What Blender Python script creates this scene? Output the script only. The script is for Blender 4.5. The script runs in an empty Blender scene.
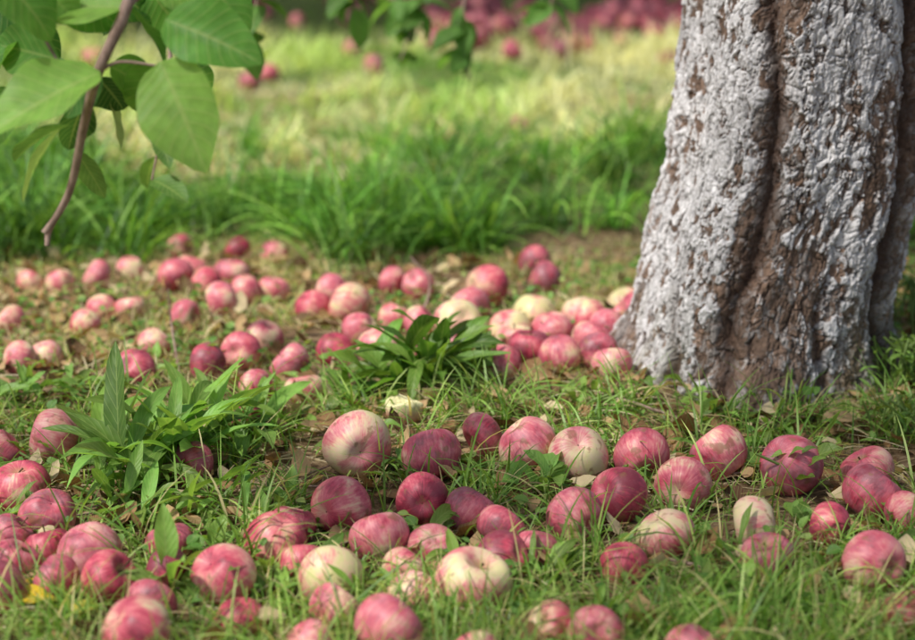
import bpy, math, random
import numpy as np
from mathutils import Vector, Matrix, Euler
random.seed(7); rng=np.random.default_rng(11)
scene=bpy.context.scene
# ------------------------------------------------------------------ site constants
CAM_H=0.75; PITCH=math.radians(14.6); FPX=1830.0
cp,sp=math.cos(PITCH),math.sin(PITCH)
def ray(u,v):
    a=(u-457.5)/FPX; b=(320-v)/FPX
    return np.array([a, cp+b*sp, -sp+b*cp])
def on_ground(u,v,z=0.0):
    d=ray(u,v); t=(z-CAM_H)/d[2]
    return d[0]*t, d[1]*t, t
def at_depth(u,v,t):
    d=ray(u,v); return np.array([d[0]*t,d[1]*t,CAM_H+d[2]*t])
# ------------------------------------------------------------------ numpy noise
def _h(ix,iy,iz,s):
    h=(ix.astype(np.int64)*374761393+iy.astype(np.int64)*668265263+iz.astype(np.int64)*2147483647+s*974634777)&0xffffffff
    h=((h^(h>>13))*1274126177)&0xffffffff
    h=((h^(h>>16))*2246822519)&0xffffffff
    h=h^(h>>15)
    return (h&0xffffff)/float(0xffffff)
def vnoise(p,s=0):
    i=np.floor(p).astype(np.int64); f=p-i; f=f*f*(3-2*f); r=0
    for dx in (0,1):
        for dy in (0,1):
            for dz in (0,1):
                w=(f[:,0] if dx else 1-f[:,0])*(f[:,1] if dy else 1-f[:,1])*(f[:,2] if dz else 1-f[:,2])
                r=r+w*_h(i[:,0]+dx,i[:,1]+dy,i[:,2]+dz,s)
    return r
def fbm(p,o=4,s=0):
    a=0;w=.5;t=0
    for k in range(o):
        a=a+w*vnoise(p*(2**k),s+k*7); t+=w; w*=.5
    return a/t
def voro(p,s=0):
    i=np.floor(p).astype(np.int64); f1=np.full(len(p),9.);f2=np.full(len(p),9.);cid=np.zeros(len(p))
    for dx in (-1,0,1):
        for dy in (-1,0,1):
            for dz in (-1,0,1):
                c=i+np.array([dx,dy,dz])
                q=np.stack([c[:,0]+_h(c[:,0],c[:,1],c[:,2],s),c[:,1]+_h(c[:,0],c[:,1],c[:,2],s+1),c[:,2]+_h(c[:,0],c[:,1],c[:,2],s+2)],1)
                d=np.sqrt(((q-p)**2).sum(1)); r=_h(c[:,0],c[:,1],c[:,2],s+3)
                n=d<f1
                f2=np.where(n,f1,np.minimum(f2,d)); cid=np.where(n,r,cid); f1=np.where(n,d,f1)
    return f1,f2,cid
def sstep(a,b,x):
    t=np.clip((x-a)/(b-a),0,1); return t*t*(3-2*t)
def n2(x,y,sc,s=0,o=3):
    return fbm(np.stack([x*sc,y*sc,np.zeros_like(x)+.5],1),o,s)
def gz(x,y):
    x=np.atleast_1d(np.asarray(x,float)); y=np.atleast_1d(np.asarray(y,float))
    near=np.exp(-((x-.43)**2+(y-2.56)**2)/.16)*.02
    return (n2(x,y,2.2,90)-.5)*.035+(n2(x,y,.35,91)-.5)*.06*np.clip((np.hypot(x,y-2.3)-2)/3,0,1)+near
# ------------------------------------------------------------------ mesh helpers
def link(o,parent=None):
    scene.collection.objects.link(o)
    if parent: o.parent=parent
    return o
def mesh_np(name,verts,faces,mats,col=None,luv=None,smooth=True,parent=None,fm=None,extra=None):
    me=bpy.data.meshes.new(name)
    verts=np.asarray(verts,np.float32); faces=np.asarray(faces,np.int32)
    k=faces.shape[1]; n=len(faces)
    me.vertices.add(len(verts)); me.vertices.foreach_set('co',verts.ravel())
    me.loops.add(n*k); me.loops.foreach_set('vertex_index',faces.ravel())
    me.polygons.add(n); me.polygons.foreach_set('loop_start',np.arange(0,n*k,k,dtype=np.int32))
    me.polygons.foreach_set('loop_total',np.full(n,k,np.int32))
    if fm is not None: me.polygons.foreach_set('material_index',np.asarray(fm,np.int32))
    me.polygons.foreach_set('use_smooth',np.full(n,smooth))
    me.update(calc_edges=True)
    if col is not None:
        a=me.attributes.new('col','FLOAT_COLOR','POINT')
        c=np.ones((len(verts),4),np.float32); c[:,:3]=col; a.data.foreach_set('color',c.ravel())
    if luv is not None:
        a=me.attributes.new('luv','FLOAT_VECTOR','POINT'); a.data.foreach_set('vector',np.asarray(luv,np.float32).ravel())
    if extra:
        for nm,val in extra.items():
            a=me.attributes.new(nm,'FLOAT_VECTOR','POINT'); a.data.foreach_set('vector',np.asarray(val,np.float32).ravel())
    for m in mats: me.materials.append(m)
    return link(bpy.data.objects.new(name,me),parent)
def V(a,N): 
    a=np.asarray(a,float)
    return np.full(N,a) if a.ndim==0 else a
def strips(base,dirv,nrm,L,W,bend,fold,roll,col,nseg,prof,across=2,wav=0.0,tipcol=None):
    N=len(base); L=V(L,N);W=V(W,N);bend=V(bend,N);fold=V(fold,N);roll=V(roll,N)
    bend=np.where(np.abs(bend)<1e-3,1e-3,bend)
    side=np.cross(nrm,dirv)
    T=nseg+1; A=across
    vs=np.zeros((N,T,A,3)); cs=np.zeros((N,T,A,3)); uv=np.zeros((N,T,A,3)); rid=rng.random(N)
    ph=rng.random(N)*6.28
    for k in range(T):
        t=k/nseg; a=(bend*t)[:,None]; b=bend[:,None]
        cen=base+L[:,None]*(np.sin(a)/b*dirv-(1-np.cos(a))/b*nrm)
        nt=nrm*np.cos(a)+dirv*np.sin(a)
        r=roll[:,None]
        sd=side*np.cos(r)+nt*np.sin(r); nn=nt*np.cos(r)-side*np.sin(r)
        w=(W*prof(t))[:,None]
        offs=np.linspace(-1,1,A)
        for j,s in enumerate(offs):
            h=fold[:,None]*abs(s)*w*.5
            if wav and abs(s)>.9: h=h+wav*w*np.sin(t*11+ph+(2 if s>0 else 0))[:,None]
            vs[:,k,j]=cen+sd*(s*w*.5)+nn*h
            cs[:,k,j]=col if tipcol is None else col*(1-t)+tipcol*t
            uv[:,k,j,0]=s; uv[:,k,j,1]=t; uv[:,k,j,2]=rid
    idx=np.arange(N*T*A).reshape(N,T,A)
    f=np.stack([idx[:,:-1,:-1],idx[:,:-1,1:],idx[:,1:,1:],idx[:,1:,:-1]],-1).reshape(-1,4)
    return vs.reshape(-1,3),f,cs.reshape(-1,3),uv.reshape(-1,3)
def join(parts):
    vs,fs,cs,us=[],[],[],[];o=0
    for v,f,c,u in parts:
        vs.append(v);fs.append(f+o);cs.append(c);us.append(u);o+=len(v)
    return np.concatenate(vs),np.concatenate(fs),np.concatenate(cs),np.concatenate(us)
def frame(az,pitch):
    ca,sa,cq,sq=np.cos(az),np.sin(az),np.cos(pitch),np.sin(pitch)
    return np.stack([ca*cq,sa*cq,sq],1),np.stack([-ca*sq,-sa*sq,cq],1)
blade_prof=lambda t: (1-t**2.2)*(.75+.25*t)+.03
leaf_prof=lambda t: max(.03,(math.sin(math.pi*min(1,t**.85))**.8))
lance_prof=lambda t: max(.05,.22*(1-t)+ (math.sin(math.pi*t**1.25)**.9)*.95) if t<.99 else .04
def tube(pts,rad,sides=8,col=(.2,.15,.1)):
    pts=np.asarray(pts,float); n=len(pts); vs=[];prev=None
    for i in range(n):
        t=pts[min(i+1,n-1)]-pts[max(i-1,0)]; t/=np.linalg.norm(t)+1e-9
        if prev is None:
            a=np.array([0,0,1.]) if abs(t[2])<.9 else np.array([1.,0,0])
            x=np.cross(a,t)
        else: x=prev-t*np.dot(prev,t)
        x/=np.linalg.norm(x)+1e-9; prev=x; y=np.cross(t,x)
        for k in range(sides):
            an=2*math.pi*k/sides; vs.append(pts[i]+rad[i]*(math.cos(an)*x+math.sin(an)*y))
    idx=np.arange(n*sides).reshape(n,sides); nx=np.roll(idx,-1,1)
    f=np.stack([idx[:-1],nx[:-1],nx[1:],idx[1:]],-1).reshape(-1,4)
    vs=np.array(vs)
    return vs,f,np.tile(np.array(col),(len(vs),1)),np.zeros((len(vs),3))
def bez(pts,n):
    P=[np.array(p,float) for p in pts]; P=[2*P[0]-P[1]]+P+[2*P[-1]-P[-2]]; out=[]
    for i in range(1,len(P)-2):
        for k in range(n):
            t=k/n; a,b,c,d=P[i-1:i+3]
            out.append(.5*((2*b)+(c-a)*t+(2*a-5*b+4*c-d)*t*t+(3*b-a-3*c+d)*t**3))
    out.append(P[-2]); return np.array(out)
# ------------------------------------------------------------------ materials
def newmat(name):
    m=bpy.data.materials.new(name); m.use_nodes=True; nt=m.node_tree; nt.nodes.clear()
    return m,nt,nt.nodes.new
def lk(nt,a,b): nt.links.new(a,b)
def leafmat(name,transl=.4,rough=.5,veins=True,spec=.35):
    m,nt,N=newmat(name)
    out=N('ShaderNodeOutputMaterial'); at=N('ShaderNodeAttribute'); at.attribute_name='col'
    uv=N('ShaderNodeAttribute'); uv.attribute_name='luv'
    pb=N('ShaderNodeBsdfPrincipled'); tr=N('ShaderNodeBsdfTranslucent'); mx=N('ShaderNodeMixShader')
    pb.inputs['Roughness'].default_value=rough; pb.inputs['Specular IOR Level'].default_value=spec
    src=at.outputs['Vector']
    if veins:
        no=N('ShaderNodeTexNoise'); no.inputs['Scale'].default_value=60 
        geo=N('ShaderNodeNewGeometry'); lk(nt,geo.outputs['Position'],no.inputs['Vector'])
        mr=N('ShaderNodeMapRange'); mr.inputs[3].default_value=.62; mr.inputs[4].default_value=1.35; lk(nt,no.outputs['Fac'],mr.inputs[0])
        col=N('ShaderNodeVectorMath'); col.operation='SCALE'; lk(nt,at.outputs['Vector'],col.inputs[0]); lk(nt,mr.outputs[0],col.inputs['Scale'])
        src=col.outputs[0]
        sx=N('ShaderNodeSeparateXYZ'); lk(nt,uv.outputs['Vector'],sx.inputs[0])
        ab=N('ShaderNodeMath'); ab.operation='ABSOLUTE'; lk(nt,sx.outputs[0],ab.inputs[0])
        m1=N('ShaderNodeMath'); m1.operation='MULTIPLY_ADD'; lk(nt,ab.outputs[0],m1.inputs[0]); m1.inputs[1].default_value=-.22; lk(nt,sx.outputs[1],m1.inputs[2])
        m2=N('ShaderNodeMath'); m2.operation='MULTIPLY'; lk(nt,m1.outputs[0],m2.inputs[0]); m2.inputs[1].default_value=9
        m3=N('ShaderNodeMath'); m3.operation='PINGPONG'; lk(nt,m2.outputs[0],m3.inputs[0]); m3.inputs[1].default_value=.5
        l1=N('ShaderNodeMath'); l1.operation='LESS_THAN'; lk(nt,m3.outputs[0],l1.inputs[0]); l1.inputs[1].default_value=.05
        l2=N('ShaderNodeMath'); l2.operation='LESS_THAN'; lk(nt,ab.outputs[0],l2.inputs[0]); l2.inputs[1].default_value=.06
        mm=N('ShaderNodeMath'); mm.operation='MAXIMUM'; lk(nt,l1.outputs[0],mm.inputs[0]); lk(nt,l2.outputs[0],mm.inputs[1])
        ms=N('ShaderNodeMath'); ms.operation='MULTIPLY'; lk(nt,mm.outputs[0],ms.inputs[0]); ms.inputs[1].default_value=.35
        mix=N('ShaderNodeMix'); mix.data_type='RGBA'; lk(nt,ms.outputs[0],mix.inputs['Factor']); lk(nt,src,mix.inputs['A']); mix.inputs['B'].default_value=(.45,.55,.18,1)
        src=mix.outputs['Result']
        bp=N('ShaderNodeBump'); bp.inputs['Strength'].default_value=.5; bp.inputs['Distance'].default_value=.001; lk(nt,m3.outputs[0],bp.inputs['Height']); lk(nt,bp.outputs[0],pb.inputs['Normal'])
    lk(nt,src,pb.inputs['Base Color'])
    tc=N('ShaderNodeMix'); tc.data_type='RGBA'; tc.blend_type='MULTIPLY'; tc.inputs['Factor'].default_value=1; lk(nt,src,tc.inputs['A']); tc.inputs['B'].default_value=(1.45,1.35,.7,1)
    lk(nt,tc.outputs['Result'],tr.inputs['Color'])
    mx.inputs[0].default_value=transl; lk(nt,pb.outputs[0],mx.inputs[1]); lk(nt,tr.outputs[0],mx.inputs[2]); lk(nt,mx.outputs[0],out.inputs[0])
    return m
M_grass=leafmat('grass_blade',.42,.45,False,.4)
M_leaf=leafmat('apple_leaf',.5,.5,True,.3)
M_crown=leafmat('crown_leaf',.5,.5,False,.3)
M_weed=leafmat('weed_leaf',.42,.45,True,.4)
M_litter=leafmat('dry_leaf',.2,.7,True,.2)
def apple_mat():
    m,nt,N=newmat('apple_skin')
    out=N('ShaderNodeOutputMaterial'); pb=N('ShaderNodeBsdfPrincipled'); lk(nt,pb.outputs[0],out.inputs[0])
    lp=N('ShaderNodeAttribute'); lp.attribute_name='lp'; rc=N('ShaderNodeAttribute'); rc.attribute_name='rc'
    sr=N('ShaderNodeSeparateXYZ'); lk(nt,rc.outputs['Vector'],sr.inputs[0])   # x: redness  y: random  z: seed
    sl=N('ShaderNodeSeparateXYZ'); lk(nt,lp.outputs['Vector'],sl.inputs[0])
    off=N('ShaderNodeCombineXYZ')
    for i in range(3): lk(nt,sr.outputs[2],off.inputs[i])
    def mth(op,a,b=None,c=None):
        n=N('ShaderNodeMath'); n.operation=op
        for i,x in enumerate((a,b,c)):
            if x is None: continue
            if isinstance(x,(int,float)): n.inputs[i].default_value=x
            else: lk(nt,x,n.inputs[i])
        return n.outputs[0]
    x2=mth('MULTIPLY',sl.outputs[0],sl.outputs[0]); y2=mth('MULTIPLY',sl.outputs[1],sl.outputs[1])
    rr=mth('SQRT',mth('ADD',x2,mth('ADD',y2,.0004)))
    cx=N('ShaderNodeCombineXYZ'); lk(nt,mth('DIVIDE',sl.outputs[0],rr),cx.inputs[0]); lk(nt,mth('DIVIDE',sl.outputs[1],rr),cx.inputs[1]); lk(nt,mth('MULTIPLY',sl.outputs[2],.25),cx.inputs[2])
    va=N('ShaderNodeVectorMath'); lk(nt,cx.outputs[0],va.inputs[0]); lk(nt,off.outputs[0],va.inputs[1])
    st=N('ShaderNodeTexNoise'); st.inputs['Scale'].default_value=10; st.inputs['Detail'].default_value=6; st.inputs['Roughness'].default_value=.7; lk(nt,va.outputs[0],st.inputs['Vector'])
    vb=N('ShaderNodeVectorMath'); lk(nt,lp.outputs['Vector'],vb.inputs[0]); lk(nt,off.outputs[0],vb.inputs[1])
    bl=N('ShaderNodeTexNoise'); bl.inputs['Scale'].default_value=.95; bl.inputs['Detail'].default_value=4; bl.inputs['Roughness'].default_value=.55; lk(nt,vb.outputs[0],bl.inputs['Vector'])
    f=mth('ADD',mth('MULTIPLY_ADD',bl.outputs['Fac'],2.1,-1.08),mth('MULTIPLY_ADD',st.outputs['Fac'],1.1,-.56))
    f=mth('ADD',f,sr.outputs[0])
    cr=N('ShaderNodeValToRGB'); lk(nt,f,cr.inputs[0]); e=cr.color_ramp.elements
    e[0].position=0; e[0].color=(.60,.54,.24,1); e[1].position=1; e[1].color=(.19,.010,.028,1)
    for p,c in ((.16,(.68,.51,.29,1)),(.32,(.66,.31,.23,1)),(.48,(.60,.145,.155,1)),(.68,(.48,.048,.085,1)),(.86,(.33,.022,.050,1))):
        k=e.new(p); k.color=c
    bn=N('ShaderNodeTexNoise'); bn.inputs['Scale'].default_value=2.6; bn.inputs['Detail'].default_value=7; bn.inputs['Roughness'].default_value=.65; lk(nt,vb.outputs[0],bn.inputs['Vector'])
    bf=mth('MULTIPLY',mth('MULTIPLY_ADD',bn.outputs['Fac'],1.3,-.40),mth('MULTIPLY_ADD',sr.outputs[1],.6,.14))
    mb=N('ShaderNodeMix'); mb.data_type='RGBA'; mb.clamp_factor=True; lk(nt,bf,mb.inputs['Factor']); lk(nt,cr.outputs[0],mb.inputs['A']); mb.inputs['B'].default_value=(.64,.43,.45,1)
    vo=N('ShaderNodeTexVoronoi'); vo.inputs['Scale'].default_value=14; lk(nt,vb.outputs[0],vo.inputs['Vector'])
    d=mth('MULTIPLY',mth('LESS_THAN',vo.outputs['Distance'],.10),.4)
    ml=N('ShaderNodeMix'); ml.data_type='RGBA'; lk(nt,d,ml.inputs['Factor']); lk(nt,mb.outputs['Result'],ml.inputs['A']); ml.inputs['B'].default_value=(.70,.50,.36,1)
    br=N('ShaderNodeTexNoise'); br.inputs['Scale'].default_value=2.3; br.inputs['Detail'].default_value=4; vc=N('ShaderNodeVectorMath'); lk(nt,vb.outputs[0],vc.inputs[0]); vc.inputs[1].default_value=(9,4,2); lk(nt,vc.outputs[0],br.inputs['Vector'])
    bm=N('ShaderNodeMapRange'); lk(nt,br.outputs['Fac'],bm.inputs[0]); bm.inputs[1].default_value=.60; bm.inputs[2].default_value=.67; bm.inputs[4].default_value=.7
    m3=N('ShaderNodeMix'); m3.data_type='RGBA'; lk(nt,bm.outputs[0],m3.inputs['Factor']); lk(nt,ml.outputs['Result'],m3.inputs['A']); m3.inputs['B'].default_value=(.24,.115,.055,1)
    tb=N('ShaderNodeMapRange'); lk(nt,mth('ADD',rr,mth('MULTIPLY_ADD',st.outputs['Fac'],.25,-.12)),tb.inputs[0]); tb.inputs[1].default_value=.34; tb.inputs[2].default_value=.16; tb.inputs[3].default_value=0; tb.inputs[4].default_value=.55
    tb=mth('MULTIPLY',tb.outputs[0],mth('GREATER_THAN',sl.outputs[2],.1))
    m4=N('ShaderNodeMix'); m4.data_type='RGBA'; lk(nt,tb,m4.inputs['Factor']); lk(nt,m3.outputs['Result'],m4.inputs['A']); m4.inputs['B'].default_value=(.34,.27,.10,1)
    lk(nt,m4.outputs['Result'],pb.inputs['Base Color'])
    rg=mth('MULTIPLY_ADD',bn.outputs['Fac'],.4,.28); lk(nt,rg,pb.inputs['Roughness'])
    pb.inputs['Specular IOR Level'].default_value=.45
    bp=N('ShaderNodeBump'); bp.inputs['Strength'].default_value=.2; bp.inputs['Distance'].default_value=.002; lk(nt,bn.outputs['Fac'],bp.inputs['Height']); lk(nt,bp.outputs[0],pb.inputs['Normal'])
    return m
M_apple=apple_mat()
def woodmat(name,c1,c2,sc=30,bump=.6,attr=False):
    m,nt,N=newmat(name)
    out=N('ShaderNodeOutputMaterial'); pb=N('ShaderNodeBsdfPrincipled'); lk(nt,pb.outputs[0],out.inputs[0]); pb.inputs['Roughness'].default_value=.85; pb.inputs['Specular IOR Level'].default_value=.2
    g=N('ShaderNodeNewGeometry'); mp=N('ShaderNodeMapping'); mp.inputs['Scale'].default_value=(1,1,.45); lk(nt,g.outputs['Position'],mp.inputs[0])
    n=N('ShaderNodeTexNoise'); n.inputs['Scale'].default_value=sc; n.inputs['Detail'].default_value=7; n.inputs['Roughness'].default_value=.7; lk(nt,mp.outputs[0],n.inputs['Vector'])
    if attr:
        a=N('ShaderNodeAttribute'); a.attribute_name='col'
        mr=N('ShaderNodeMapRange'); mr.inputs[1].default_value=.3; mr.inputs[2].default_value=.7; mr.inputs[3].default_value=.62; mr.inputs[4].default_value=1.3; lk(nt,n.outputs['Fac'],mr.inputs[0])
        s=N('ShaderNodeVectorMath'); s.operation='SCALE'; lk(nt,a.outputs['Vector'],s.inputs[0]); lk(nt,mr.outputs[0],s.inputs['Scale']); lk(nt,s.outputs[0],pb.inputs['Base Color'])
    else:
        r=N('ShaderNodeValToRGB'); r.color_ramp.elements[0].position=.35; r.color_ramp.elements[1].position=.65; r.color_ramp.elements[0].color=(*c1,1); r.color_ramp.elements[1].color=(*c2,1); lk(nt,n.outputs['Fac'],r.inputs[0]); lk(nt,r.outputs[0],pb.inputs['Base Color'])
    b=N('ShaderNodeBump'); b.inputs['Strength'].default_value=bump; b.inputs['Distance'].default_value=.003; lk(nt,n.outputs['Fac'],b.inputs['Height']); lk(nt,b.outputs[0],pb.inputs['Normal'])
    return m
M_bark=woodmat('trunk_bark',0,0,170,.5,True)
M_twig=woodmat('twig_bark',(.16,.10,.07),(.42,.30,.24),60,.4)
M_limb=woodmat('limb_bark',(.08,.06,.045),(.36,.33,.3),14,.8)
M_stem=woodmat('apple_stem',(.05,.03,.015),(.16,.1,.05),200,.3)
# ------------------------------------------------------------------ world, sun, camera
SUN_EL=math.radians(57); SH=np.array([-.84,-.54]); SH/=np.linalg.norm(SH)
sdir=Vector((SH[0]*math.cos(SUN_EL),SH[1]*math.cos(SUN_EL),math.sin(SUN_EL)))
w=bpy.data.worlds.new('World'); scene.world=w; w.use_nodes=True; nt=w.node_tree
bg=nt.nodes['Background']; sky=nt.nodes.new('ShaderNodeTexSky'); sky.sky_type='NISHITA'; sky.sun_disc=False
sky.sun_elevation=SUN_EL; sky.sun_rotation=math.atan2(SH[0],SH[1]); sky.air_density=1.0; sky.dust_density=3.0
nt.links.new(sky.outputs[0],bg.inputs[0]); bg.inputs[1].default_value=.15
sl=bpy.data.lights.new('sun','SUN'); sl.energy=4.7; sl.angle=math.radians(4); sl.color=(1,.97,.92)
so=link(bpy.data.objects.new('sun',sl)); so.rotation_euler=sdir.to_track_quat('Z','Y').to_euler(); so.location=(-6,-5,9)
cam=bpy.data.cameras.new('camera'); co=link(bpy.data.objects.new('camera',cam)); scene.camera=co
cam.lens=72; cam.sensor_width=36; cam.clip_start=.05; cam.clip_end=1000
co.location=(0,0,CAM_H); co.rotation_euler=(math.pi/2-PITCH,0,0)
cam.dof.use_dof=True; cam.dof.focus_distance=2.15; cam.dof.aperture_fstop=3.4
scene.view_settings.view_transform='Standard'; scene.view_settings.look='None'; scene.view_settings.exposure=0
# ------------------------------------------------------------------ ground
def axis(lo,hi,fine_lo,fine_hi,step):
    a=list(np.arange(fine_lo,fine_hi,step)); s=step;x=fine_lo
    while x>lo: s*=1.35; x-=s; a.insert(0,x)
    s=step;x=a[-1]
    while x<hi: s*=1.35; x+=s; a.append(x)
    return np.array(a)
gx=axis(-150,150,-2.5,2.5,.02); gy=axis(-150,250,1,7,.02)
X,Y=np.meshgrid(gx,gy); xf,yf=X.ravel(),Y.ravel()
zf=gz(xf,yf)+(n2(xf,yf,30,5,3)-.5)*.012*(np.abs(xf)<4)
nx,ny=len(gx),len(gy); idx=np.arange(nx*ny).reshape(ny,nx)
gf=np.stack([idx[:-1,:-1],idx[:-1,1:],idx[1:,1:],idx[1:,:-1]],-1).reshape(-1,4)
m,nt,N=newmat('orchard_soil'); out=N('ShaderNodeOutputMaterial'); pb=N('ShaderNodeBsdfPrincipled'); lk(nt,pb.outputs[0],out.inputs[0]); pb.inputs['Roughness'].default_value=.95; pb.inputs['Specular IOR Level'].default_value=.1
g=N('ShaderNodeNewGeometry'); n1=N('ShaderNodeTexNoise'); n1.inputs['Scale'].default_value=45; n1.inputs['Detail'].default_value=8; n1.inputs['Roughness'].default_value=.75; lk(nt,g.outputs['Position'],n1.inputs['Vector'])
r=N('ShaderNodeValToRGB'); lk(nt,n1.outputs['Fac'],r.inputs[0]); e=r.color_ramp.elements; e[0].position=.32; e[0].color=(.045,.028,.014,1); e[1].position=.7; e[1].color=(.52,.40,.25,1); k=e.new(.5); k.color=(.20,.13,.07,1)
n3=N('ShaderNodeTexNoise'); n3.inputs['Scale'].default_value=3; n3.inputs['Detail'].default_value=6; lk(nt,g.outputs['Position'],n3.inputs['Vector'])
sy=N('ShaderNodeSeparateXYZ'); lk(nt,g.outputs['Position'],sy.inputs[0]); mr=N('ShaderNodeMapRange'); lk(nt,sy.outputs[1],mr.inputs[0]); mr.inputs[1].default_value=3.2; mr.inputs[2].default_value=4.2; mr.inputs[3].default_value=-.26; mr.inputs[4].default_value=.5
ad=N('ShaderNodeMath'); ad.operation='ADD'; ad.use_clamp=True; lk(nt,mr.outputs[0],ad.inputs[0]); lk(nt,n3.outputs['Fac'],ad.inputs[1])
mr2=N('ShaderNodeMapRange'); lk(nt,ad.outputs[0],mr2.inputs[0]); mr2.inputs[1].default_value=.42; mr2.inputs[2].default_value=.75
mx=N('ShaderNodeMix'); mx.data_type='RGBA'; lk(nt,mr2.outputs[0],mx.inputs['Factor']); lk(nt,r.outputs[0],mx.inputs['A']); mx.inputs['B'].default_value=(.12,.15,.045,1); lk(nt,mx.outputs['Result'],pb.inputs['Base Color'])
b=N('ShaderNodeBump'); b.inputs['Distance'].default_value=.01; b.inputs['Strength'].default_value=.9; lk(nt,n1.outputs['Fac'],b.inputs['Height']); lk(nt,b.outputs[0],pb.inputs['Normal'])
mesh_np('ground',np.stack([xf,yf,zf],1),gf,[m])
# ------------------------------------------------------------------ apples
A=[ # u,v,dia,redness
(358,450,70,.36),(432,456,62,.78),(483,433,46,.9),(527,446,62,.48),(578,456,62,.36),(642,454,58,.76),(720,452,60,.64),(790,466,65,.85),(872,490,62,.88),(868,466,56,.7),
(683,480,58,.50),(617,492,62,.80),(665,525,60,.24),(755,523,60,.26),(768,549,56,.85),(875,562,66,.46),(910,598,54,.85),(625,548,48,.75),(576,508,58,.78),
(340,500,62,.70),(292,510,48,.78),(276,530,66,.66),(303,548,52,.6),(380,525,62,.62),(430,494,56,.85),(466,500,56,.85),(497,512,56,.9),(432,527,54,.75),(405,548,50,.6),
(505,545,60,.95),(535,533,46,.9),(470,570,78,.27),(414,572,56,.46),(330,566,66,.27),(334,593,56,.55),(222,570,70,.6),(168,560,52,.95),(170,530,50,.75),(388,622,76,.7),(135,627,76,.46),
(97,570,62,.8),(88,543,66,.6),(50,572,58,.9),(18,578,62,1.05),(16,546,52,.75),(45,533,50,.68),(45,508,58,.8),(20,478,60,.6),(52,437,62,.55),(6,440,50,.6),
(588,622,58,.58),(560,612,48,.4),(475,634,44,.68),(692,640,48,.8),(308,628,50,.5),(600,640,48,.6),(190,455,48,.9),(240,600,46,.9),(12,520,44,.8),(830,520,40,.8),(905,505,44,.7),(150,590,40,.8),
(133,365,45,.8),(208,358,40,.8),(240,347,42,.7),(222,298,40,.55),(175,275,38,.65),(192,262,35,.45),(232,268,38,.5),(238,245,30,.8),(180,243,30,.6),(97,270,34,.35),(290,358,44,.7),(305,380,42,.42),
(350,300,46,.5),(378,342,45,.46),(335,340,40,.8),(312,298,38,.55),(332,285,36,.6),(458,325,48,.16),(510,327,46,.34),(535,312,46,.16),(565,325,45,.45),(565,352,44,.55),(600,325,42,.5),(610,348,45,.45),
(632,326,42,.55),(640,310,40,.65),(627,299,40,.2),(540,348,45,.85),(500,362,42,.5),(487,285,45,.45),(470,305,44,.6),(535,255,34,.9),(545,275,38,.8),(590,352,40,.85),(255,380,38,.75),(20,352,36,.36),
(85,315,34,.55),(45,345,34,.4),(420,320,38,.55),(395,312,36,.65),(430,355,40,.65),(155,335,36,.6),(270,282,34,.65),(275,245,28,.55),(60,275,30,.4),(30,275,28,.36),(130,262,28,.45),(265,330,40,.45),(580,310,40,.36),(555,335,42,.55),(620,365,42,.5),
(415,278,34,.45),(395,275,32,.8),(360,325,38,.55),(455,345,40,.8),(245,410,40,.9),(100,300,30,.45),(205,280,34,.6),(250,285,34,.65),(185,310,34,.55),(130,300,32,.45),(10,310,32,.45),(520,340,40,.36),(645,335,40,.65),
(453,137,24,.6),(518,124,25,.85),(250,80,24,.85),(268,72,23,.7),(373,68,24,1.0),
]
ap=[]
for u,v,d,red in A:
    x,y,t=on_ground(u,v,.036); ap.append([x,y,d*.5*t/FPX*.99,red])
ap=np.array(ap)
ap[:,2]=np.clip(ap[:,2],.026,.046)
for it in range(30):
    for i in range(len(ap)):
        for j in range(i+1,len(ap)):
            dx=ap[j,:2]-ap[i,:2]; d=np.hypot(*dx); mn=(ap[i,2]+ap[j,2])*.93
            if d<mn and d>1e-6:
                p=dx/d*(mn-d)*.5; ap[i,:2]-=p; ap[j,:2]+=p
    for i in range(len(ap)):
        dx=ap[i,:2]-np.array([.43,2.57]); d=np.hypot(*dx)
        if d<.2+ap[i,2]: ap[i,:2]=np.array([.43,2.57])+dx/d*(.2+ap[i,2])
NU,NV=36,24
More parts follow.
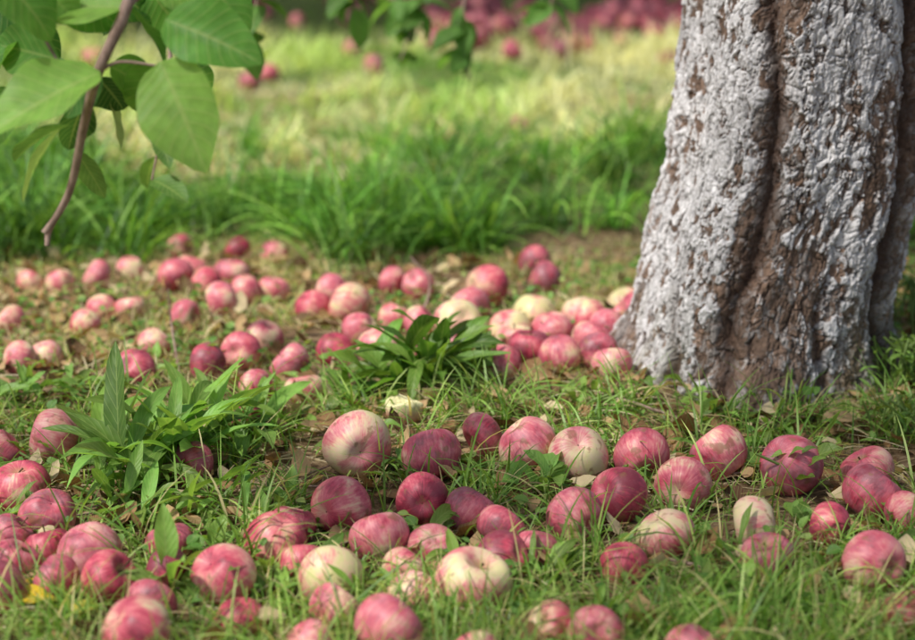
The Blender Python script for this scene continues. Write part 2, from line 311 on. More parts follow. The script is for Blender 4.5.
def apple_geo(r,red,seed):
    rr=np.random.default_rng(seed)
    th=np.linspace(0,2*np.pi,NU,endpoint=False); ph=np.linspace(.02,np.pi-.02,NV)
    T,P=np.meshgrid(th,ph)
    zs=rr.uniform(.78,.93)
    rad=np.sin(P)**.92*(1+.09*np.cos(P))*(1+.03*np.cos(5*T+rr.random()*6)*(P/np.pi)**2+rr.uniform(0,.035)*np.cos(T*2+rr.random()*6)+rr.uniform(0,.03)*np.cos(T*3+rr.random()*6))
    z=np.cos(P)*zs-.38*np.exp(-(P/.36)**2)+.22*np.exp(-((np.pi-P)/.33)**2)+rr.uniform(-.08,.08)*rad*np.cos(T+rr.random()*6)
    v=np.stack([rad*np.cos(T),rad*np.sin(T),z],-1).reshape(-1,3)
    idx=np.arange(NU*NV).reshape(NV,NU); nx_=np.roll(idx,-1,1)
    f=np.stack([idx[:-1],idx[1:],nx_[1:],nx_[:-1]],-1).reshape(-1,4)
    top=zs+rr.uniform(.0,.15) if rr.random()<.35 else zs-.22
    sv,sf,_,_=tube(bez([(0,0,zs-.5),(rr.uniform(-.03,.03),rr.uniform(-.03,.03),zs-.35),(rr.uniform(-.12,.12),rr.uniform(-.12,.12),top)],3),[.05,.04,.035,.03,.03,.034,.045],5)
    fm=np.concatenate([np.zeros(len(f)),np.ones(len(sf))])
    lp=np.concatenate([v,sv]); f=np.concatenate([f,sf+len(v)])
    k=rr.random()
    tilt=rr.uniform(0,.7) if k<.25 else (rr.uniform(.7,2.2) if k<.8 else rr.uniform(2.2,3.1))
    rot=Matrix.Rotation(rr.uniform(-2.2,2.2),3,'Z')@Matrix.Rotation(-tilt,3,'X')@Matrix.Rotation(rr.uniform(0,6.28),3,'Z')
    R=np.array(rot); wv=lp@R.T*r
    rc=np.tile([red+rr.uniform(-.1,.1),rr.random(),rr.uniform(0,60)],(len(lp),1))
    return wv,f,lp,rc,fm
def put_apple(name,x,y,r,red,seed,parent=None):
    wv,f,lp,rc,fm=apple_geo(r,red,seed)
    body=wv[:NU*NV]; z=float(gz(x,y)[0])-body[:,2].min()-.006
    o=mesh_np(name,wv,f,[M_apple,M_stem],fm=fm,extra={'lp':lp,'rc':rc},parent=parent); o.location=(x,y,z); return o
for i,(x,y,r,red) in enumerate(ap): put_apple('apple',x,y,r,red,100+i)
# a broken open apple half, pale flesh upward
x,y,t=on_ground(403,436); g0=float(gz(x,y)[0])
rr=np.random.default_rng(5); th=np.linspace(0,2*np.pi,28,endpoint=False); rows=[]
for k,(ra,hh) in enumerate([(.02,.012),(.25,.017),(.5,.020),(.75,.024),(.95,.026),(1.0,.022),(.93,.006),(.6,-.006),(.05,-.008)]):
    wob_=1+.10*np.sin(th*3+1)+.06*np.sin(th*5+k*.1); rows.append(np.stack([ra*.024*wob_*np.cos(th),ra*.019*wob_*np.sin(th),hh+.003*np.sin(th*2+k)+rr.normal(0,.0012,28)],1))
hv=np.concatenate(rows)+np.array([x,y,g0+.008]); ii=np.arange(28*9).reshape(9,28); jj=np.roll(ii,-1,1); hf=np.stack([ii[:-1],ii[1:],jj[1:],jj[:-1]],-1).reshape(-1,4)
hc=np.tile([.72,.66,.36],(len(hv),1)); hc[28*6:]=[.6,.3,.2]
mesh_np('broken_apple',hv,hf,[M_bark],col=hc)
dv,df,dl,dr,dm=[],[],[],[],[];o_=0; far=[]
tries=0
while len(far)<330 and tries<30000:
    tries+=1
    x=rng.uniform(-2.6,3.0); y=rng.uniform(6.2,10)
    dens=math.exp(-((x-.85)**2)/.8-((y-7.65)**2)/.6)+.4*math.exp(-((x+.9)**2)/.9-((y-8.3)**2)/.12)+.015
    dens*=float(sstep(.40,.58,n2(np.array([x]),np.array([y]),2.2,71))[0])+.06
    if rng.random()>dens: continue
    if any((x-a)**2+(y-b)**2<.0042 for a,b,_ in far): continue
    far.append((x,y,.036))
for i,(x,y,r) in enumerate(far):
    wv,f,lp,rc,fm=apple_geo(rng.uniform(.034,.043),rng.choice([.75,1.0,1.15,1.25]),900+i)
    z=float(gz(x,y)[0])-wv[:NU*NV,2].min()+.01; wv=wv+np.array([x,y,z])
    dv.append(wv);df.append(f+o_);dl.append(lp);dr.append(rc);dm.append(fm);o_+=len(wv)
mesh_np('windfall_apples',np.concatenate(dv),np.concatenate(df),[M_apple,M_stem],fm=np.concatenate(dm),extra={'lp':np.concatenate(dl),'rc':np.concatenate(dr)})
# ------------------------------------------------------------------ main trunk
tree=link(bpy.data.objects.new('apple_tree',None)); tree.location=(0,0,0)
nth=860; zz=np.concatenate([np.linspace(-.06,.70,620),np.linspace(.704,1.5,110)])
TH,ZZ=np.meshgrid(np.linspace(0,2*np.pi,nth,endpoint=False),zz); th=TH.ravel(); z=ZZ.ravel()
def ctr(z):
    cx=np.interp(z,[0,.125,.22,.314,.557,1.5],[.430,.438,.453,.477,.496,.57]); return cx,np.interp(z,[0,.3,1.5],[2.56,2.57,2.62])
R0=np.interp(z,[-.06,0,.03,.07,.125,.22,.314,.557,.9,1.25,1.5],[.24,.221,.206,.193,.183,.177,.175,.179,.176,.185,.21])
fr=(th+np.pi/2+np.pi)%(2*np.pi)-np.pi
def groove(center,width):
    d=(fr-center+np.pi)%(2*np.pi)-np.pi; return np.exp(-np.abs(d/width)**1.5)
wob=(fbm(np.stack([z*9,z*0+3,z*0],1),4,4)-.5)
cw=.04+.06*fbm(np.stack([z*14,z*0+1,z*0],1),3,8)
g1=groove(np.radians(np.interp(z,[0,.19,.55],[-22,-17,-27]))+wob*.22,cw)
g2=groove(np.radians(np.interp(z,[0,.13,.55],[62,56,41]))+wob*.14,cw*1.4)
g3=groove(2.2+wob*.2,.12); g4=groove(-2.0-wob*.2,.12); g5=groove(3.1,.1)
g6=groove(-.85+wob*.3,.06)*sstep(.26,.05,z); g7=groove(.35+wob*.3,.06)*sstep(.3,.05,z)
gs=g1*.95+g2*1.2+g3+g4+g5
stain=np.exp(-((fr+.33)/.20)**2)*.5+np.exp(-((fr-.85)/.3)**2)*.6
lob=(.010*np.cos(fr*3+.9)+.006*np.cos(fr*5+2+z*2))+.012*np.exp(-((fr-1.35)/.5)**2)*sstep(.08,.2,z)
flare=np.clip((.16-z)/.16,0,1)**2*(.022*np.cos(fr*4+.5)+.012*np.cos(fr*7+1))
big=fbm(np.stack([np.cos(th)*1.6,np.sin(th)*1.6,z*4],1),3,12)-.5
q=np.stack([np.cos(th)*.18,np.sin(th)*.18,z],1)
wv_=np.stack([fbm(q*40,3,31),fbm(q*40,3,32),fbm(q*40,3,33)],1)-.5
wq=q+wv_*.022
fine=fbm(q*np.array([330,330,220]),4,60); mid=fbm(q*np.array([38,38,15]),5,70); low=fbm(q*np.array([10,10,5]),4,75)
La=fbm(wq*np.array([54,54,20]),5,80)*12; ia=np.floor(La); fa=La-ia; ea=sstep(0,.18,fa)
Lb=fbm(wq*np.array([120,120,60])+5,4,85)*8; ib=np.floor(Lb); fb=Lb-ib; eb=sstep(0,.25,fb)
h1,h2,c2=voro((q+wv_*.014)*np.array([100,100,55])+3,50); e2=h2-h1
s1,s2_,c1=voro((q+wv_*.024)*np.array([52,52,22]),40); e1=s2_-s1
fur=np.abs(fbm((q+wv_*.015)*np.array([75,75,8]),4,88)-.5); furd=1-sstep(0,.026,fur)
hgt=((ia+ea)*.0010+(ib+eb)*.0006+(fine-.5)*.0022+(mid-.5)*.007+sstep(0,.10,e1)*.0018+sstep(0,.16,e2)*c2*.0022-furd*.0028)
idl=_h(ia.astype(int),ib.astype(int),(c1*999).astype(int),9)
shade_side=sstep(.55,1.1,fr)  # thins the lichen on the right, painting the side away from the sun darker
lm=mid*.36+low*.62+c2*.30+c1*.26+(idl-.5)*.12+(fine-.5)*.26+.06*sstep(.1,.5,z)-.13*sstep(.24,.0,z)+.13*sstep(-.4,-.75,fr)*sstep(-1.7,-1.2,fr)-gs*.4-.10*shade_side-furd*.1-stain*.16
lich=sstep(.735,.775,lm); hgt=hgt+lich*.0016
R=R0+lob+flare-gs*.026-(g6+g7)*.014+big*.03+hgt-.012
cx,cy=ctr(z); P=np.stack([cx+R*np.cos(th),cy+R*np.sin(th),z],1)
white=np.array([.64,.62,.61]); grey=np.array([.40,.36,.33]); brown=np.array([.23,.15,.105]); dark=np.array([.05,.032,.024])
k=sstep(.38,.60,idl*.3+c2*.3+low*.55-.07-stain*.10)[:,None]
base=brown*(1-k)+grey*k; base=base*(.65+.7*c1[:,None])
c=base*(1-lich[:,None])+white*(.78+.3*c2[:,None])*lich[:,None]
crack_shade=(1-sstep(0,.10,fa))*.5+(1-sstep(0,.12,fb))*.15+(1-sstep(0,.08,e1))*.55+(1-sstep(0,.10,e2))*.45+furd*.7  # bark cracks, plus edge shadow of the flake layers painted into the colour
crack_shade=np.clip(crack_shade*(1-.4*lich),0,.92)[:,None]
c=c*(1-crack_shade)+dark*crack_shade
moss=sstep(.48,.62,low*.6+mid*.4)[:,None]*sstep(.24,0,z)[:,None]*.45; c=c*(1-moss)+np.array([.14,.13,.06])*moss
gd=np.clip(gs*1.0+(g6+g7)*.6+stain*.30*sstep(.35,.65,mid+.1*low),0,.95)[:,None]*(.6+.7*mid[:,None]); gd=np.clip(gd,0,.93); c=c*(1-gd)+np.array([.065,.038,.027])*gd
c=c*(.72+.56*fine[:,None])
nz=len(zz); idx=np.arange(nz*nth).reshape(nz,nth); nx_=np.roll(idx,-1,1)
tf=np.stack([idx[:-1],nx_[:-1],nx_[1:],idx[1:]],-1).reshape(-1,4)
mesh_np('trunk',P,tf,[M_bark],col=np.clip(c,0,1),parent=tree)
# ------------------------------------------------------------------ crowns
def crown(name,parent,top,centre,rad,nclump,nleaf,seed,zmin,dens=None,limbr=.07):
    r2=np.random.default_rng(seed); limbs=[]
    nl=7; forks=[]
    for k in range(nl):
        a=k/nl*6.28+r2.uniform(-.3,.3); e=np.array([centre[0]+math.cos(a)*rad[0]*.6,centre[1]+math.sin(a)*rad[1]*.6,centre[2]+r2.uniform(-.25,.3)*rad[2]])
        mid_=(np.array(top)+e)/2+np.array([0,0,.12+r2.uniform(0,.25)])
        pts=bez([top,mid_,e],5); limbs.append(tube(pts,np.linspace(limbr,limbr*.3,len(pts)),8)); forks.append((pts,e))
    cl=[];tr_=0
    while len(cl)<nclump and tr_<20000:
        tr_+=1
        p=r2.uniform(-1,1,3); d=np.linalg.norm(p)
        if d>1 or d<.35: continue
        c_=np.array(centre)+p*np.array(rad)
        if c_[2]<zmin: continue
        if dens and r2.random()>dens(c_): continue
        cl.append(c_)
    nclump=len(cl); cl=np.array(cl)
    for c_ in cl:
        best=min(((np.linalg.norm(p-c_),tuple(p)) for pts,e in forks for p in pts[2:]),key=lambda q:q[0])
        s=np.array(best[1]); m_=(s+c_)/2+r2.uniform(-.1,.1,3); pts=bez([s,m_,c_],3); limbs.append(tube(pts,np.linspace(.018,.005,len(pts)),5))
    v,f,cc,u=join(limbs); mesh_np('limbs',v,f,[M_limb],parent=parent)
    n=nclump*nleaf; b=np.repeat(cl,nleaf,0)+r2.normal(0,1,(n,3))*np.array([.2,.2,.15])
    az=r2.uniform(0,6.28,n); dv_,nv_=frame(az,r2.uniform(-1,.4,n)); t=r2.uniform(.6,1.2,n)[:,None]
    col=np.array([.08,.16,.03])*t+np.array([.03,.02,0])*r2.random((n,1))
    L=r2.uniform(.07,.10,n)
    v,f,cc,u=strips(b,dv_,nv_,L,L*.6,r2.uniform(.2,.9,n),.3,r2.uniform(-.8,.8,n),col,3,leaf_prof,2)
    mesh_np('foliage',v,f,[M_crown],col=cc,luv=u,parent=parent)
def main_d(c_):  # unseen crown: clumps thinned by where their shade lands on the ground
    x,y,z_=c_
    gy_=y+z_*.37
    if gy_>4.2: return .0
    if gy_>3.5: return .45
    return .28
crown('crown',tree,(.57,2.62,1.45),(.0,1.4,2.7),(2.4,2.4,1.1),64,36,3,1.35,main_d,.085)
def orchard_tree(x,y,seed,nc=90,off=(0,0)):
    e=link(bpy.data.objects.new('apple_tree',None))
    r2=np.random.default_rng(seed); pts=bez([(x,y,-.05),(x+.03,y,.12),(x+r2.uniform(-.1,.1),y,.6),(x+r2.uniform(-.15,.15),y,1.3)],6)
    rad=np.interp(pts[:,2],[-.05,.12,.5,1.3],[.25,.19,.16,.15]); v,f,cc,u=tube(pts,rad,24)
    nn=fbm(v*9,4,seed)[:,None]-.5; a=v-np.repeat(pts,24,0); v=v+a*nn*.5
    mesh_np('trunk',v,f,[M_limb],parent=e)
    crown('crown',e,tuple(pts[-1]),(x+off[0],y+off[1],2.4),(2.3,2.3,1.2),nc,55,seed,1.25)
orchard_tree(.1,9.9,200,190,(-.6,-1.5))  # unseen crown made denser and pulled forward to shade the far apples
orchard_tree(-3.4,9.9,201,150,(0,-1.4)); orchard_tree(4.4,9.9,202,110,(-.6,-1.2))
for i,(x,y) in enumerate([(-1.5,15.5),(3.6,15.8),(-6.5,15.6),(8.5,15.4),(6.0,3.4)]): orchard_tree(x,y,210+i,80)
# ------------------------------------------------------------------ grass
def scatter(n,xr,yr,dfn=None,wedge=None,keep=.86):
    x=rng.uniform(*xr,n); y=rng.uniform(*yr,n); k=np.ones(n,bool)
    if wedge is not None: k&=np.abs(x)<wedge[0]*y+wedge[1]
    if dfn is not None: k&=rng.random(n)<dfn(x,y)
    k&=np.hypot(x-.43,y-2.565)>.215
    x,y=x[k],y[k]
    ok=np.ones(len(x),bool)
    for a in ap:
        ok&=((x-a[0])**2+(y-a[1])**2)>(a[2]*keep)**2
    return x[ok],y[ok]
def blades(x,y,h,w,lean,bend,col,tip=None,jit=.35,nseg=4,azb=None):
    n=len(x); az=rng.uniform(0,6.28,n) if azb is None else azb
    d,nn=frame(az,np.pi/2-np.abs(lean)); base=np.stack([x,y,gz(x,y)-.004],1)
    j=rng.uniform(1-jit,1+jit,(n,1)); c=col*j; tc=(tip if tip is not None else col*1.3)*j  # blade tips coloured lighter, as if sunlit
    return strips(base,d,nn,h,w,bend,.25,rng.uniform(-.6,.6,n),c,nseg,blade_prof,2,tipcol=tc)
parts=[]
def mixcol(n,cols,ps):
    cols=np.array(cols); return cols[rng.choice(len(cols),n,p=ps)]
GR=[(.12,.24,.035),(.20,.34,.06),(.32,.43,.11),(.48,.42,.20)]
U=lambda a,b,n: rng.uniform(a,b,n)
def d1(x,y): 
    return np.clip(sstep(.48,.62,n2(x,y,4.5,20))*.65+.035+.55*sstep(1.92,1.6,y)+.2*sstep(.1,.5,x)*sstep(2.1,1.8,y),0,1)
x,y=scatter(40000,(-1,1),(1.2,2.38),d1,(.28,.1),.8); n=len(x)
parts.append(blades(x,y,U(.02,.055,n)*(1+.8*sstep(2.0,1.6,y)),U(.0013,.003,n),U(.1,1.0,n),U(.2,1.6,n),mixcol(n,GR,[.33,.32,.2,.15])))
cx_,cy_=scatter(190,(-.8,.8),(1.45,2.4),None,(.28,.05),.9); k=20
x=np.repeat(cx_,k)+rng.normal(0,.010,len(cx_)*k); y=np.repeat(cy_,k)+rng.normal(0,.010,len(cx_)*k); n=len(x)
parts.append(blades(x,y,U(.05,.13,n),U(.002,.0042,n),U(.05,.9,n),U(.4,2.0,n),mixcol(n,GR,[.4,.35,.2,.05]),nseg=6))
x,y=scatter(1900,(-1,1),(1.25,2.4),lambda x,y:sstep(.42,.62,n2(x,y,3,24))*.8+.12+.3*sstep(1.9,1.6,y),(.28,.1),.7); n=len(x)
parts.append(blades(x,y,U(.055,.125,n),U(.0018,.0036,n),U(.05,.7,n),U(.4,1.8,n),mixcol(n,GR,[.3,.4,.2,.1]),nseg=6))
def d2(x,y): return np.clip(sstep(.44,.60,n2(x,y,3.6,27))*.8+.10,0,1)
x,y=scatter(52000,(-1.4,1.4),(2.3,3.45),d2,(.28,.1)); n=len(x)
parts.append(blades(x,y,U(.018,.06,n),U(.0015,.0032,n),U(.2,1.1,n),U(.2,1.4,n),mixcol(n,[(.17,.30,.05),(.28,.40,.09),(.42,.44,.17),(.60,.51,.29)],[.22,.25,.25,.28])))
def d3(x,y): return np.clip(sstep(.38,.6,n2(x,y,2.8,29))*.95+.10,0,1)*sstep(3.05,3.5,y+.4*(n2(x,y,2,35)-.5))
cx_,cy_=scatter(620,(-1.7,1.7),(3.05,4.5),d3,(.29,.15)); k=52
hh=np.repeat(rng.uniform(.5,1.7,len(cx_)),k); cj=np.repeat(rng.uniform(.55,1.6,(len(cx_),1)),k,0)
x=np.repeat(cx_,k)+rng.normal(0,.024,len(cx_)*k); y=np.repeat(cy_,k)+rng.normal(0,.024,len(cx_)*k); n=len(x)
parts.append(blades(x,y,U(.09,.20,n)*hh,U(.0035,.0075,n),U(.03,.75,n),U(.5,2.3,n),mixcol(n,[(.06,.16,.02),(.11,.26,.035),(.22,.39,.07)],[.35,.4,.25])*cj,nseg=7))
def lawncol(x,y,n):
    t=sstep(.42,.58,n2(x,y,3.2,43,4))[:,None]; s=sstep(.46,.60,n2(x,y,1.7,44,3)+.13*sstep(5.6,4.5,y))[:,None]
    a=np.array([.12,.28,.04])*(1-t)+np.array([.46,.60,.17])*t
    return a*(1-.75*s)+np.array([.76,.70,.44])*.75*s
x,y=scatter(40000,(-2.8,2.8),(4.15,7.2),lambda x,y:np.clip(.15+sstep(.35,.6,n2(x,y,3,41)),0,1),(.29,.3)); n=len(x)
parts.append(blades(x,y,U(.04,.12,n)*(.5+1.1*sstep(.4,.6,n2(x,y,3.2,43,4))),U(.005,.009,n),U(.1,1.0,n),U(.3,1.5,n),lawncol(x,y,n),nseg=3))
x,y=scatter(13000,(-3.8,3.8),(7.0,10.5),None,(.31,.4)); n=len(x)
parts.append(blades(x,y,U(.02,.055,n),U(.004,.007,n),U(.1,1.0,n),U(.3,1.5,n),mixcol(n,[(.12,.24,.04),(.2,.34,.05),(.28,.38,.07)],[.4,.4,.2]),nseg=3))
x,y=scatter(42000,(-5,5),(-1.5,11),lambda x,y:1.0*((np.abs(x)>.27*y+.05)|(y<1.25)),None); n=len(x)
parts.append(blades(x,y,U(.03,.09,n),U(.004,.008,n),U(.1,1.0,n),U(.3,1.5,n),mixcol(n,[(.15,.3,.05),(.25,.4,.07),(.35,.45,.1)],[.4,.4,.2]),nseg=3))
v,f,c,u=join(parts); mesh_np('grass',v,f,[M_grass],col=c,luv=u)
parts=[]
for (cnt,yr,wd,hl,xr) in ((20000,(1.3,3.4),(.0010,.0026),(.03,.09),(-1.3,1.3)),(9000,(4.15,5.6),(.003,.006),(.06,.15),(-1.9,1.9))):
    x,y=scatter(cnt,xr,yr,lambda x,y:np.clip(.25+sstep(.4,.6,n2(x,y,2.6,55)),0,1),(.29,.15)); n=len(x)
    az=U(0,6.28,n); d,nn=frame(az,U(-.08,.35,n)); base=np.stack([x,y,gz(x,y)+U(.003,.018,n)],1)
    parts.append(strips(base,d,nn,U(*hl,n),U(*wd,n),U(.1,.9,n),.2,U(-1,1,n),mixcol(n,[(.55,.44,.25),(.68,.59,.38),(.28,.18,.10)],[.4,.3,.3]),3,blade_prof,2))
v,f,c,u=join(parts); mesh_np('straw',v,f,[M_grass],col=c,luv=u)
x,y=scatter(6200,(-1.3,1.3),(1.3,3.3),lambda x,y:.4+sstep(.42,.58,n2(x,y,3,57)),(.29,.15)); n=len(x)
az=U(0,6.28,n); d,nn=frame(az,U(-.1,.45,n)); L=U(.012,.048,n)
col=mixcol(n,[(.28,.15,.07),(.45,.29,.15),(.12,.06,.03),(.58,.46,.28)],[.35,.25,.24,.16])
v,f,c,u=strips(np.stack([x,y,gz(x,y)+U(.004,.016,n)],1),d,nn,L,L*U(.4,.75,n),U(-1.3,1.5,n),U(-.3,.9,n),U(-.6,.6,n),col,6,leaf_prof,3,.10); mesh_np('leaf_litter',v,f,[M_litter],col=c,luv=u)
def d4(x,y): return sstep(.48,.58,n2(x,y,3.8,61))*.9+.04
x,y=scatter(16000,(-1.2,1.2),(1.25,3.3),d4,(.28,.1)); n=len(x)
az=U(0,6.28,n); d,nn=frame(az,U(-.2,.9,n)); L=U(.006,.019,n)
v,f,c,u=strips(np.stack([x,y,gz(x,y)+U(.004,.036,n)],1),d,nn,L,L*U(.45,.85,n),U(0,.9,n),.3,U(-.6,.6,n),mixcol(n,[(.10,.24,.035),(.18,.34,.06),(.32,.44,.11)],[.4,.4,.2]),4,leaf_prof,3); mesh_np('clover',v,f,[M_weed],col=c,luv=u)
# ------------------------------------------------------------------ broadleaf weeds
def weed(name,spots,col,seed):
    r2=np.random.default_rng(seed); ps=[]
    for (u_,v_,n,L,W,p0,p1,spread,h) in spots:
        x,y,t=on_ground(u_,v_); az=r2.uniform(0,6.28,n); pit=np.radians(r2.uniform(p0,p1,n)); d,nn=frame(az,pit)
        b=np.stack([x+r2.normal(0,spread,n),y+r2.normal(0,spread,n),np.full(n,float(gz(x,y)[0]))+r2.uniform(0,h,n)],1)
        l=L*r2.uniform(.5,1.2,n)
        cc=np.array(col)*r2.uniform(.5,1.35,(n,1))+np.array([.06,.03,0])*r2.random((n,1))
        ps.append(strips(b,d,nn,l,W*r2.uniform(.6,1.2,n)*l/L,r2.uniform(.2,1.9,n),.4,r2.uniform(-.7,.7,n),cc,12,lance_prof,5,.12))
        if h>.01:
            for k in range(max(2,n//5)):
                bx=x+r2.normal(0,spread*.5); by=y+r2.normal(0,spread*.5); g0=float(gz(x,y)[0])
                ps.append(tube(bez([(bx,by,g0-.01),(bx+r2.normal(0,.01),by,g0+h*.6),(bx+r2.normal(0,.02),by+r2.normal(0,.01),g0+h*1.1)],3),[.0018]*7,5,(.12,.22,.05)))
    v,f,c,u=join(ps); return mesh_np(name,v,f,[M_weed],col=c,luv=u)
weed('dock_weed',[(425,402,36,.11,.024,20,82,.018,.05),(390,402,22,.085,.021,10,75,.016,.03),(462,395,24,.085,.021,15,80,.016,.04),(350,405,12,.06,.018,10,70,.016,.02)],(.13,.30,.045),1)
weed('dock_weed',[(150,490,34,.14,.023,30,85,.024,.04),(190,470,30,.13,.021,25,82,.024,.04),(235,450,24,.10,.018,15,80,.024,.03),(115,465,22,.10,.018,20,82,.024,.03),(215,520,22,.08,.016,10,70,.02,.03),(262,430,14,.08,.016,10,70,.02,.02),(140,520,16,.08,.016,10,75,.03,.02)],(.20,.40,.075),2)
weed('plantain_weed',[(545,500,10,.055,.024,20,80,.008,.02),(490,485,9,.045,.022,5,60,.012,.01)],(.18,.36,.07),3)
weed('plantain_weed',[(795,500,12,.045,.015,20,85,.008,.05),(700,420,12,.04,.016,5,70,.03,.02),(830,440,10,.05,.01,20,80,.03,.02)],(.2,.38,.07),4)
weed('plantain_weed',[(178,600,6,.10,.026,45,85,.006,.02),(650,635,10,.045,.024,5,50,.02,.01),(725,640,10,.05,.024,5,60,.015,.01),(370,470,8,.04,.016,5,50,.02,.01)],(.22,.44,.08),5)
weed('dandelion_weed',[(18,410,26,.06,.015,10,75,.02,.03),(95,400,20,.07,.016,10,70,.02,.02)],(.2,.38,.08),6)
weed('yarrow_weed',[(905,400,90,.028,.008,0,80,.03,.07),(900,440,50,.028,.008,0,80,.03,.05),(935,380,90,.03,.009,0,80,.03,.11),(915,340,70,.03,.009,0,80,.03,.08)],(.16,.32,.06),7)
weed('plantain_weed',[(150,380,22,.05,.014,10,75,.04,.02),(320,420,16,.05,.015,5,60,.03,.01),(560,415,14,.045,.014,5,70,.04,.01),(600,420,10,.05,.012,5,70,.03,.01),(300,395,14,.05,.014,5,70,.03,.01),(480,400,14,.045,.012,10,80,.04,.02)],(.22,.40,.08),8)
rw=np.random.default_rng(33)
spots=[(60,460,10,.04,.014,10,75,.03,.02),(260,590,12,.05,.012,20,80,.03,.02),(540,590,14,.05,.010,30,85,.03,.02),(830,600,14,.06,.010,30,85,.04,.02),(700,600,14,.06,.009,30,85,.04,.02),(440,470,8,.04,.014,10,60,.02,.01),(750,480,10,.05,.008,30,85,.03,.02)]
for k in range(60): spots.append((rw.uniform(0,915),rw.uniform(415,640),int(rw.integers(4,10)),rw.uniform(.025,.055),rw.uniform(.008,.020),10,80,.012,rw.uniform(.01,.03)))
weed('plantain_weed',spots,(.18,.36,.065),9)
# ------------------------------------------------------------------ twigs on the ground
def gtwig(pts,r):
    P_=[]
    for u_,v_,h in pts:
        x,y,t=on_ground(u_,v_,h); P_.append((x,y,h+float(gz(x,y)[0])))
    p=bez(P_,6); v,f,c,u=tube(p,np.linspace(r,r*.5,len(p)),7); mesh_np('fallen_twig',v,f,[M_twig])
gtwig([(655,560,.006),(690,568,.012),(725,578,.005)],.0028)
gtwig([(590,405,.006),(640,418,.02),(690,432,.008)],.003)
gtwig([(418,330,.005),(430,285,.06),(410,258,.10)],.0025)
gtwig([(420,598,.004),(470,606,.02),(520,618,.006)],.0016)
gtwig([(180,380,.005),(172,330,.06),(168,290,.12)],.002)
gtwig([(250,495,.005),(300,480,.01),(330,470,.005)],.002)
for k in range(22):
    a_=rw.uniform(0,915); b_=rw.uniform(400,620); gtwig([(a_,b_,.006),(a_+rw.uniform(15,40),b_+rw.uniform(-10,10),.012),(a_+rw.uniform(50,90),b_+rw.uniform(-20,20),.006)],rw.uniform(.0008,.0018))
def single_leaf(name,u_,v_,az,L,W,col,pit=.25):
    x,y,t=on_ground(u_,v_); d,nn=frame(np.array([az]),np.array([pit])); v,f,c,u=strips(np.array([[x,y,float(gz(x,y)[0])+.02]]),d,nn,L,W,.7,.3,.2,np.array([col]),12,leaf_prof,5,.05); mesh_np(name,v,f,[M_litter],col=c,luv=u)
single_leaf('yellow_fallen_leaf',8,622,.3,.05,.03,(.75,.5,.03)); single_leaf('yellow_fallen_leaf',40,606,2.8,.035,.02,(.65,.42,.03))
single_leaf('brown_fallen_leaf',822,440,.4,.06,.035,(.5,.33,.18)); single_leaf('brown_fallen_leaf',690,415,2.4,.05,.03,(.5,.36,.2)); single_leaf('yellow_fallen_leaf',75,636,1.,.035,.02,(.6,.5,.08))
single_leaf('brown_fallen_leaf',250,640,.2,.04,.02,(.5,.4,.22)); single_leaf('brown_fallen_leaf',740,590,2.4,.04,.025,(.35,.2,.1)); single_leaf('pale_fallen_leaf',380,368,.4,.025,.02,(.75,.75,.6))
# ------------------------------------------------------------------ low hanging branch at left
br=link(bpy.data.objects.new('hanging_apple_branch',None))
D0=1.80
tw=[]
def tw3(pts,r0,r1): 
    p=bez(pts,6); tw.append(tube(p,np.linspace(r0,r1,len(p)),8)); return p
mainp=[(.30,2.3,1.75),(-.05,1.9,1.5),(-.25,1.8,1.0),tuple(at_depth(140,-60,D0)),tuple(at_depth(126,8,D0)),tuple(at_depth(98,72,D0)),tuple(at_depth(84,125,D0+.03)),tuple(at_depth(70,190,D0+.06)),tuple(at_depth(50,228,D0+.08)),tuple(at_depth(47,246,D0+.08))]
tw3(mainp,.009,.0026)
tw3([tuple(at_depth(70,190,D0+.06)),tuple(at_depth(58,214,D0+.07)),tuple(at_depth(44,233,D0+.07))],.003,.0035)
tw3([tuple(at_depth(126,8,D0)),tuple(at_depth(150,-10,D0)),tuple(at_depth(200,-30,D0-.05))],.003,.002)
tw3([tuple(at_depth(25,-20,D0)),tuple(at_depth(38,25,D0)),tuple(at_depth(58,62,D0))],.0022,.0014)
tw3([(-.25,1.8,1.0),tuple(at_depth(10,-120,D0)),tuple(at_depth(25,-20,D0))],.005,.0022)
tw3([tuple(at_depth(98,72,D0)),tuple(at_depth(120,62,D0)),tuple(at_depth(160,66,D0))],.002,.0013)
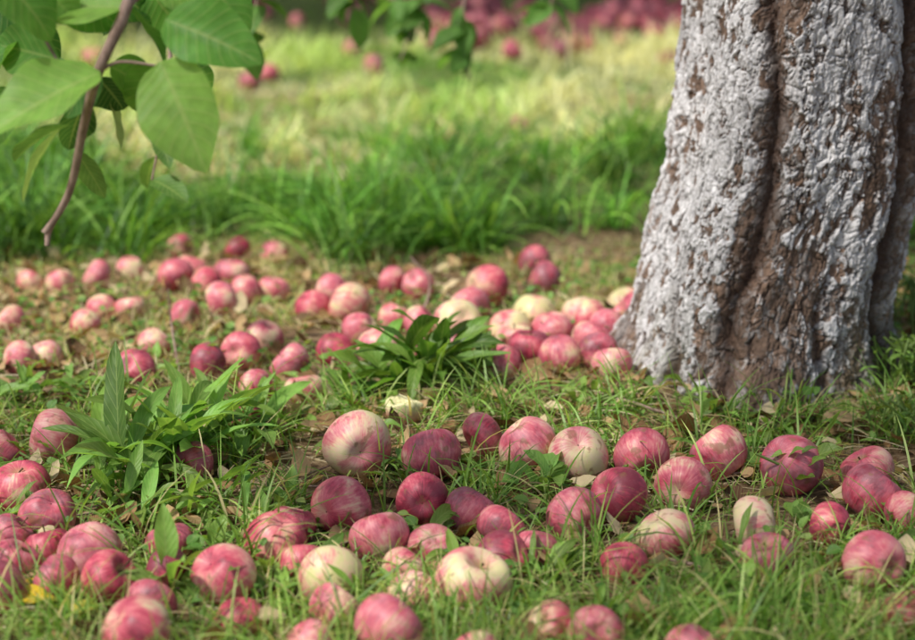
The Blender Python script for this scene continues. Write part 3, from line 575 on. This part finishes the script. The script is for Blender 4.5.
HL=[ # base, tip, width px, depth, tip depth offset, tilt, colour
(100,72,-12,122,74,1.78,-.05,0,(.24,.46,.08)),
(125,8,15,0,60,1.80,.02,.3,(.25,.47,.08)),
(60,60,-12,40,48,1.86,.05,-.2,(.12,.30,.05)),
(165,20,254,50,64,1.78,-.04,.2,(.14,.36,.055)),
(128,8,176,56,44,1.84,.03,-.4,(.10,.28,.045)),
(160,62,206,158,76,1.78,-.04,.5,(.26,.48,.09)),
(165,66,132,120,56,1.84,.03,-.6,(.20,.42,.07)),
(98,78,128,108,38,1.88,.02,.9,(.05,.13,.03)),
(85,100,62,150,34,1.86,.03,-1.0,(.06,.16,.035)),
(70,125,0,150,32,1.84,.02,1.0,(.09,.2,.045)),
(60,130,8,190,22,1.82,-.02,1.1,(.2,.32,.1)),
(180,60,236,110,50,1.88,.05,-.3,(.13,.32,.05)),
(140,-12,100,30,48,1.86,.0,.2,(.11,.28,.05)),
(200,-30,244,26,50,1.82,-.02,-.3,(.14,.34,.055)),
(30,-20,80,14,44,1.80,0,.4,(.24,.44,.09)),
(110,100,122,150,20,1.9,0,-1.1,(.32,.44,.18)),
(-10,-30,62,24,60,1.76,0,0,(.15,.36,.06)),
(60,-20,120,20,60,1.84,0,.2,(.12,.32,.05)),
(100,72,60,110,44,1.84,0,-.7,(.09,.24,.045)),
(20,40,-10,70,40,1.9,0,.5,(.10,.26,.05)),
(150,-10,185,40,50,1.92,0,.1,(.15,.36,.06)),
(90,-25,150,10,56,1.9,0,-.2,(.08,.22,.04)),
(0,10,60,58,46,1.93,0,.1,(.07,.2,.04)),
(70,80,20,60,40,1.92,0,.3,(.06,.17,.035)),
(220,-30,180,20,50,1.95,0,.4,(.07,.2,.04)),
(20,90,-20,140,44,1.9,0,-.3,(.14,.32,.055)),
(110,66,150,88,40,1.86,.02,-.2,(.17,.38,.06)),
(172,70,192,118,46,1.9,.03,.6,(.09,.25,.045)),
(75,150,108,196,22,1.9,.03,.8,(.16,.30,.07)),
(150,-20,232,4,44,1.86,-.02,.5,(.22,.43,.08)),
]
B,Dn,Nn,Ls,Ws,Cs,Rl,Bd=[],[],[],[],[],[],[],[]
for (a,b_,c_,d_,wd,dep,dd,tilt,cl) in HL:
    p=at_depth(a,b_,dep); q_=at_depth(c_,d_,dep+dd); d=q_-p; L=np.linalg.norm(d); d/=L
    nrm=np.array([-.2,-.6,.75])+np.array([random.uniform(-.35,.35) for _ in range(3)]); nrm=nrm-d*np.dot(nrm,d); nrm/=np.linalg.norm(nrm)
    B.append(p);Dn.append(d);Nn.append(nrm);Ls.append(L*1.05);Ws.append(wd*dep/FPX*1.1);Cs.append(cl);Rl.append(tilt);Bd.append(random.uniform(.2,.9))
ov_prof=lambda t: max(.03,(math.sin(math.pi*min(1,max(0,t)**.8))**.75)) if t<.995 else .02
v,f,c,u=strips(np.array(B),np.array(Dn),np.array(Nn),np.array(Ls),np.array(Ws),np.array(Bd),.35,np.array(Rl),np.array(Cs),18,ov_prof,7,.06)
mesh_np('leaves',v,f,[M_leaf],col=c,luv=u,parent=br)
v,f,c,u=join(tw); mesh_np('twigs',v,f,[M_twig],parent=br)
pa=at_depth(212,-4,2.0); o=put_apple('hanging_apple',pa[0],pa[1],.03,.95,77,br); o.location.z=pa[2]
br2=link(bpy.data.objects.new('hanging_apple_branch',None)); tw=[]; B=[];Dn=[];Cs=[];Ls=[]
def spray(pts,dep,n,seed):
    r2=np.random.default_rng(seed); p=tw3([tuple(at_depth(a,b_,dep)) for a,b_ in pts],.004,.0015)
    for k in range(n):
        q_=p[r2.integers(len(p)//3,len(p))]; az=r2.uniform(0,6.28); pt=r2.uniform(-1.4,.1); B.append(q_);Dn.append([math.cos(az)*math.cos(pt),math.sin(az)*math.cos(pt),math.sin(pt)]);Cs.append(np.array([.12,.26,.05])*r2.uniform(.6,1.4));Ls.append(r2.uniform(.06,.085))
spray([(455,-500),(430,-60),(420,10),(400,60)],3.7,14,1); spray([(520,-400),(470,-40),(462,30),(470,80)],3.6,10,2); spray([(300,-400),(262,-40),(255,10),(250,40)],3.1,12,3)
spray([(600,-400),(560,-60),(552,0),(548,10)],3.7,6,4); spray([(180,-300),(170,60),(165,110),(152,180)],2.6,4,5); spray([(350,-400),(345,-60),(352,-10),(355,8)],3.5,10,6); spray([(380,-400),(385,-40),(395,0),(405,20)],3.9,10,7)
Dn=np.array(Dn); n=len(Dn); nv=np.tile([0,-.3,1.],(n,1)); nv=nv-Dn*(nv*Dn).sum(1)[:,None]; nv/=np.linalg.norm(nv,axis=1)[:,None]
v,f,c,u=strips(np.array(B),Dn,nv,np.array(Ls),np.array(Ls)*.55,.5,.3,rng.uniform(-.7,.7,n),np.array(Cs),8,ov_prof,5,.03)
mesh_np('leaves',v,f,[M_leaf],col=c,luv=u,parent=br2); v,f,c,u=join(tw); mesh_np('twigs',v,f,[M_twig],parent=br2)
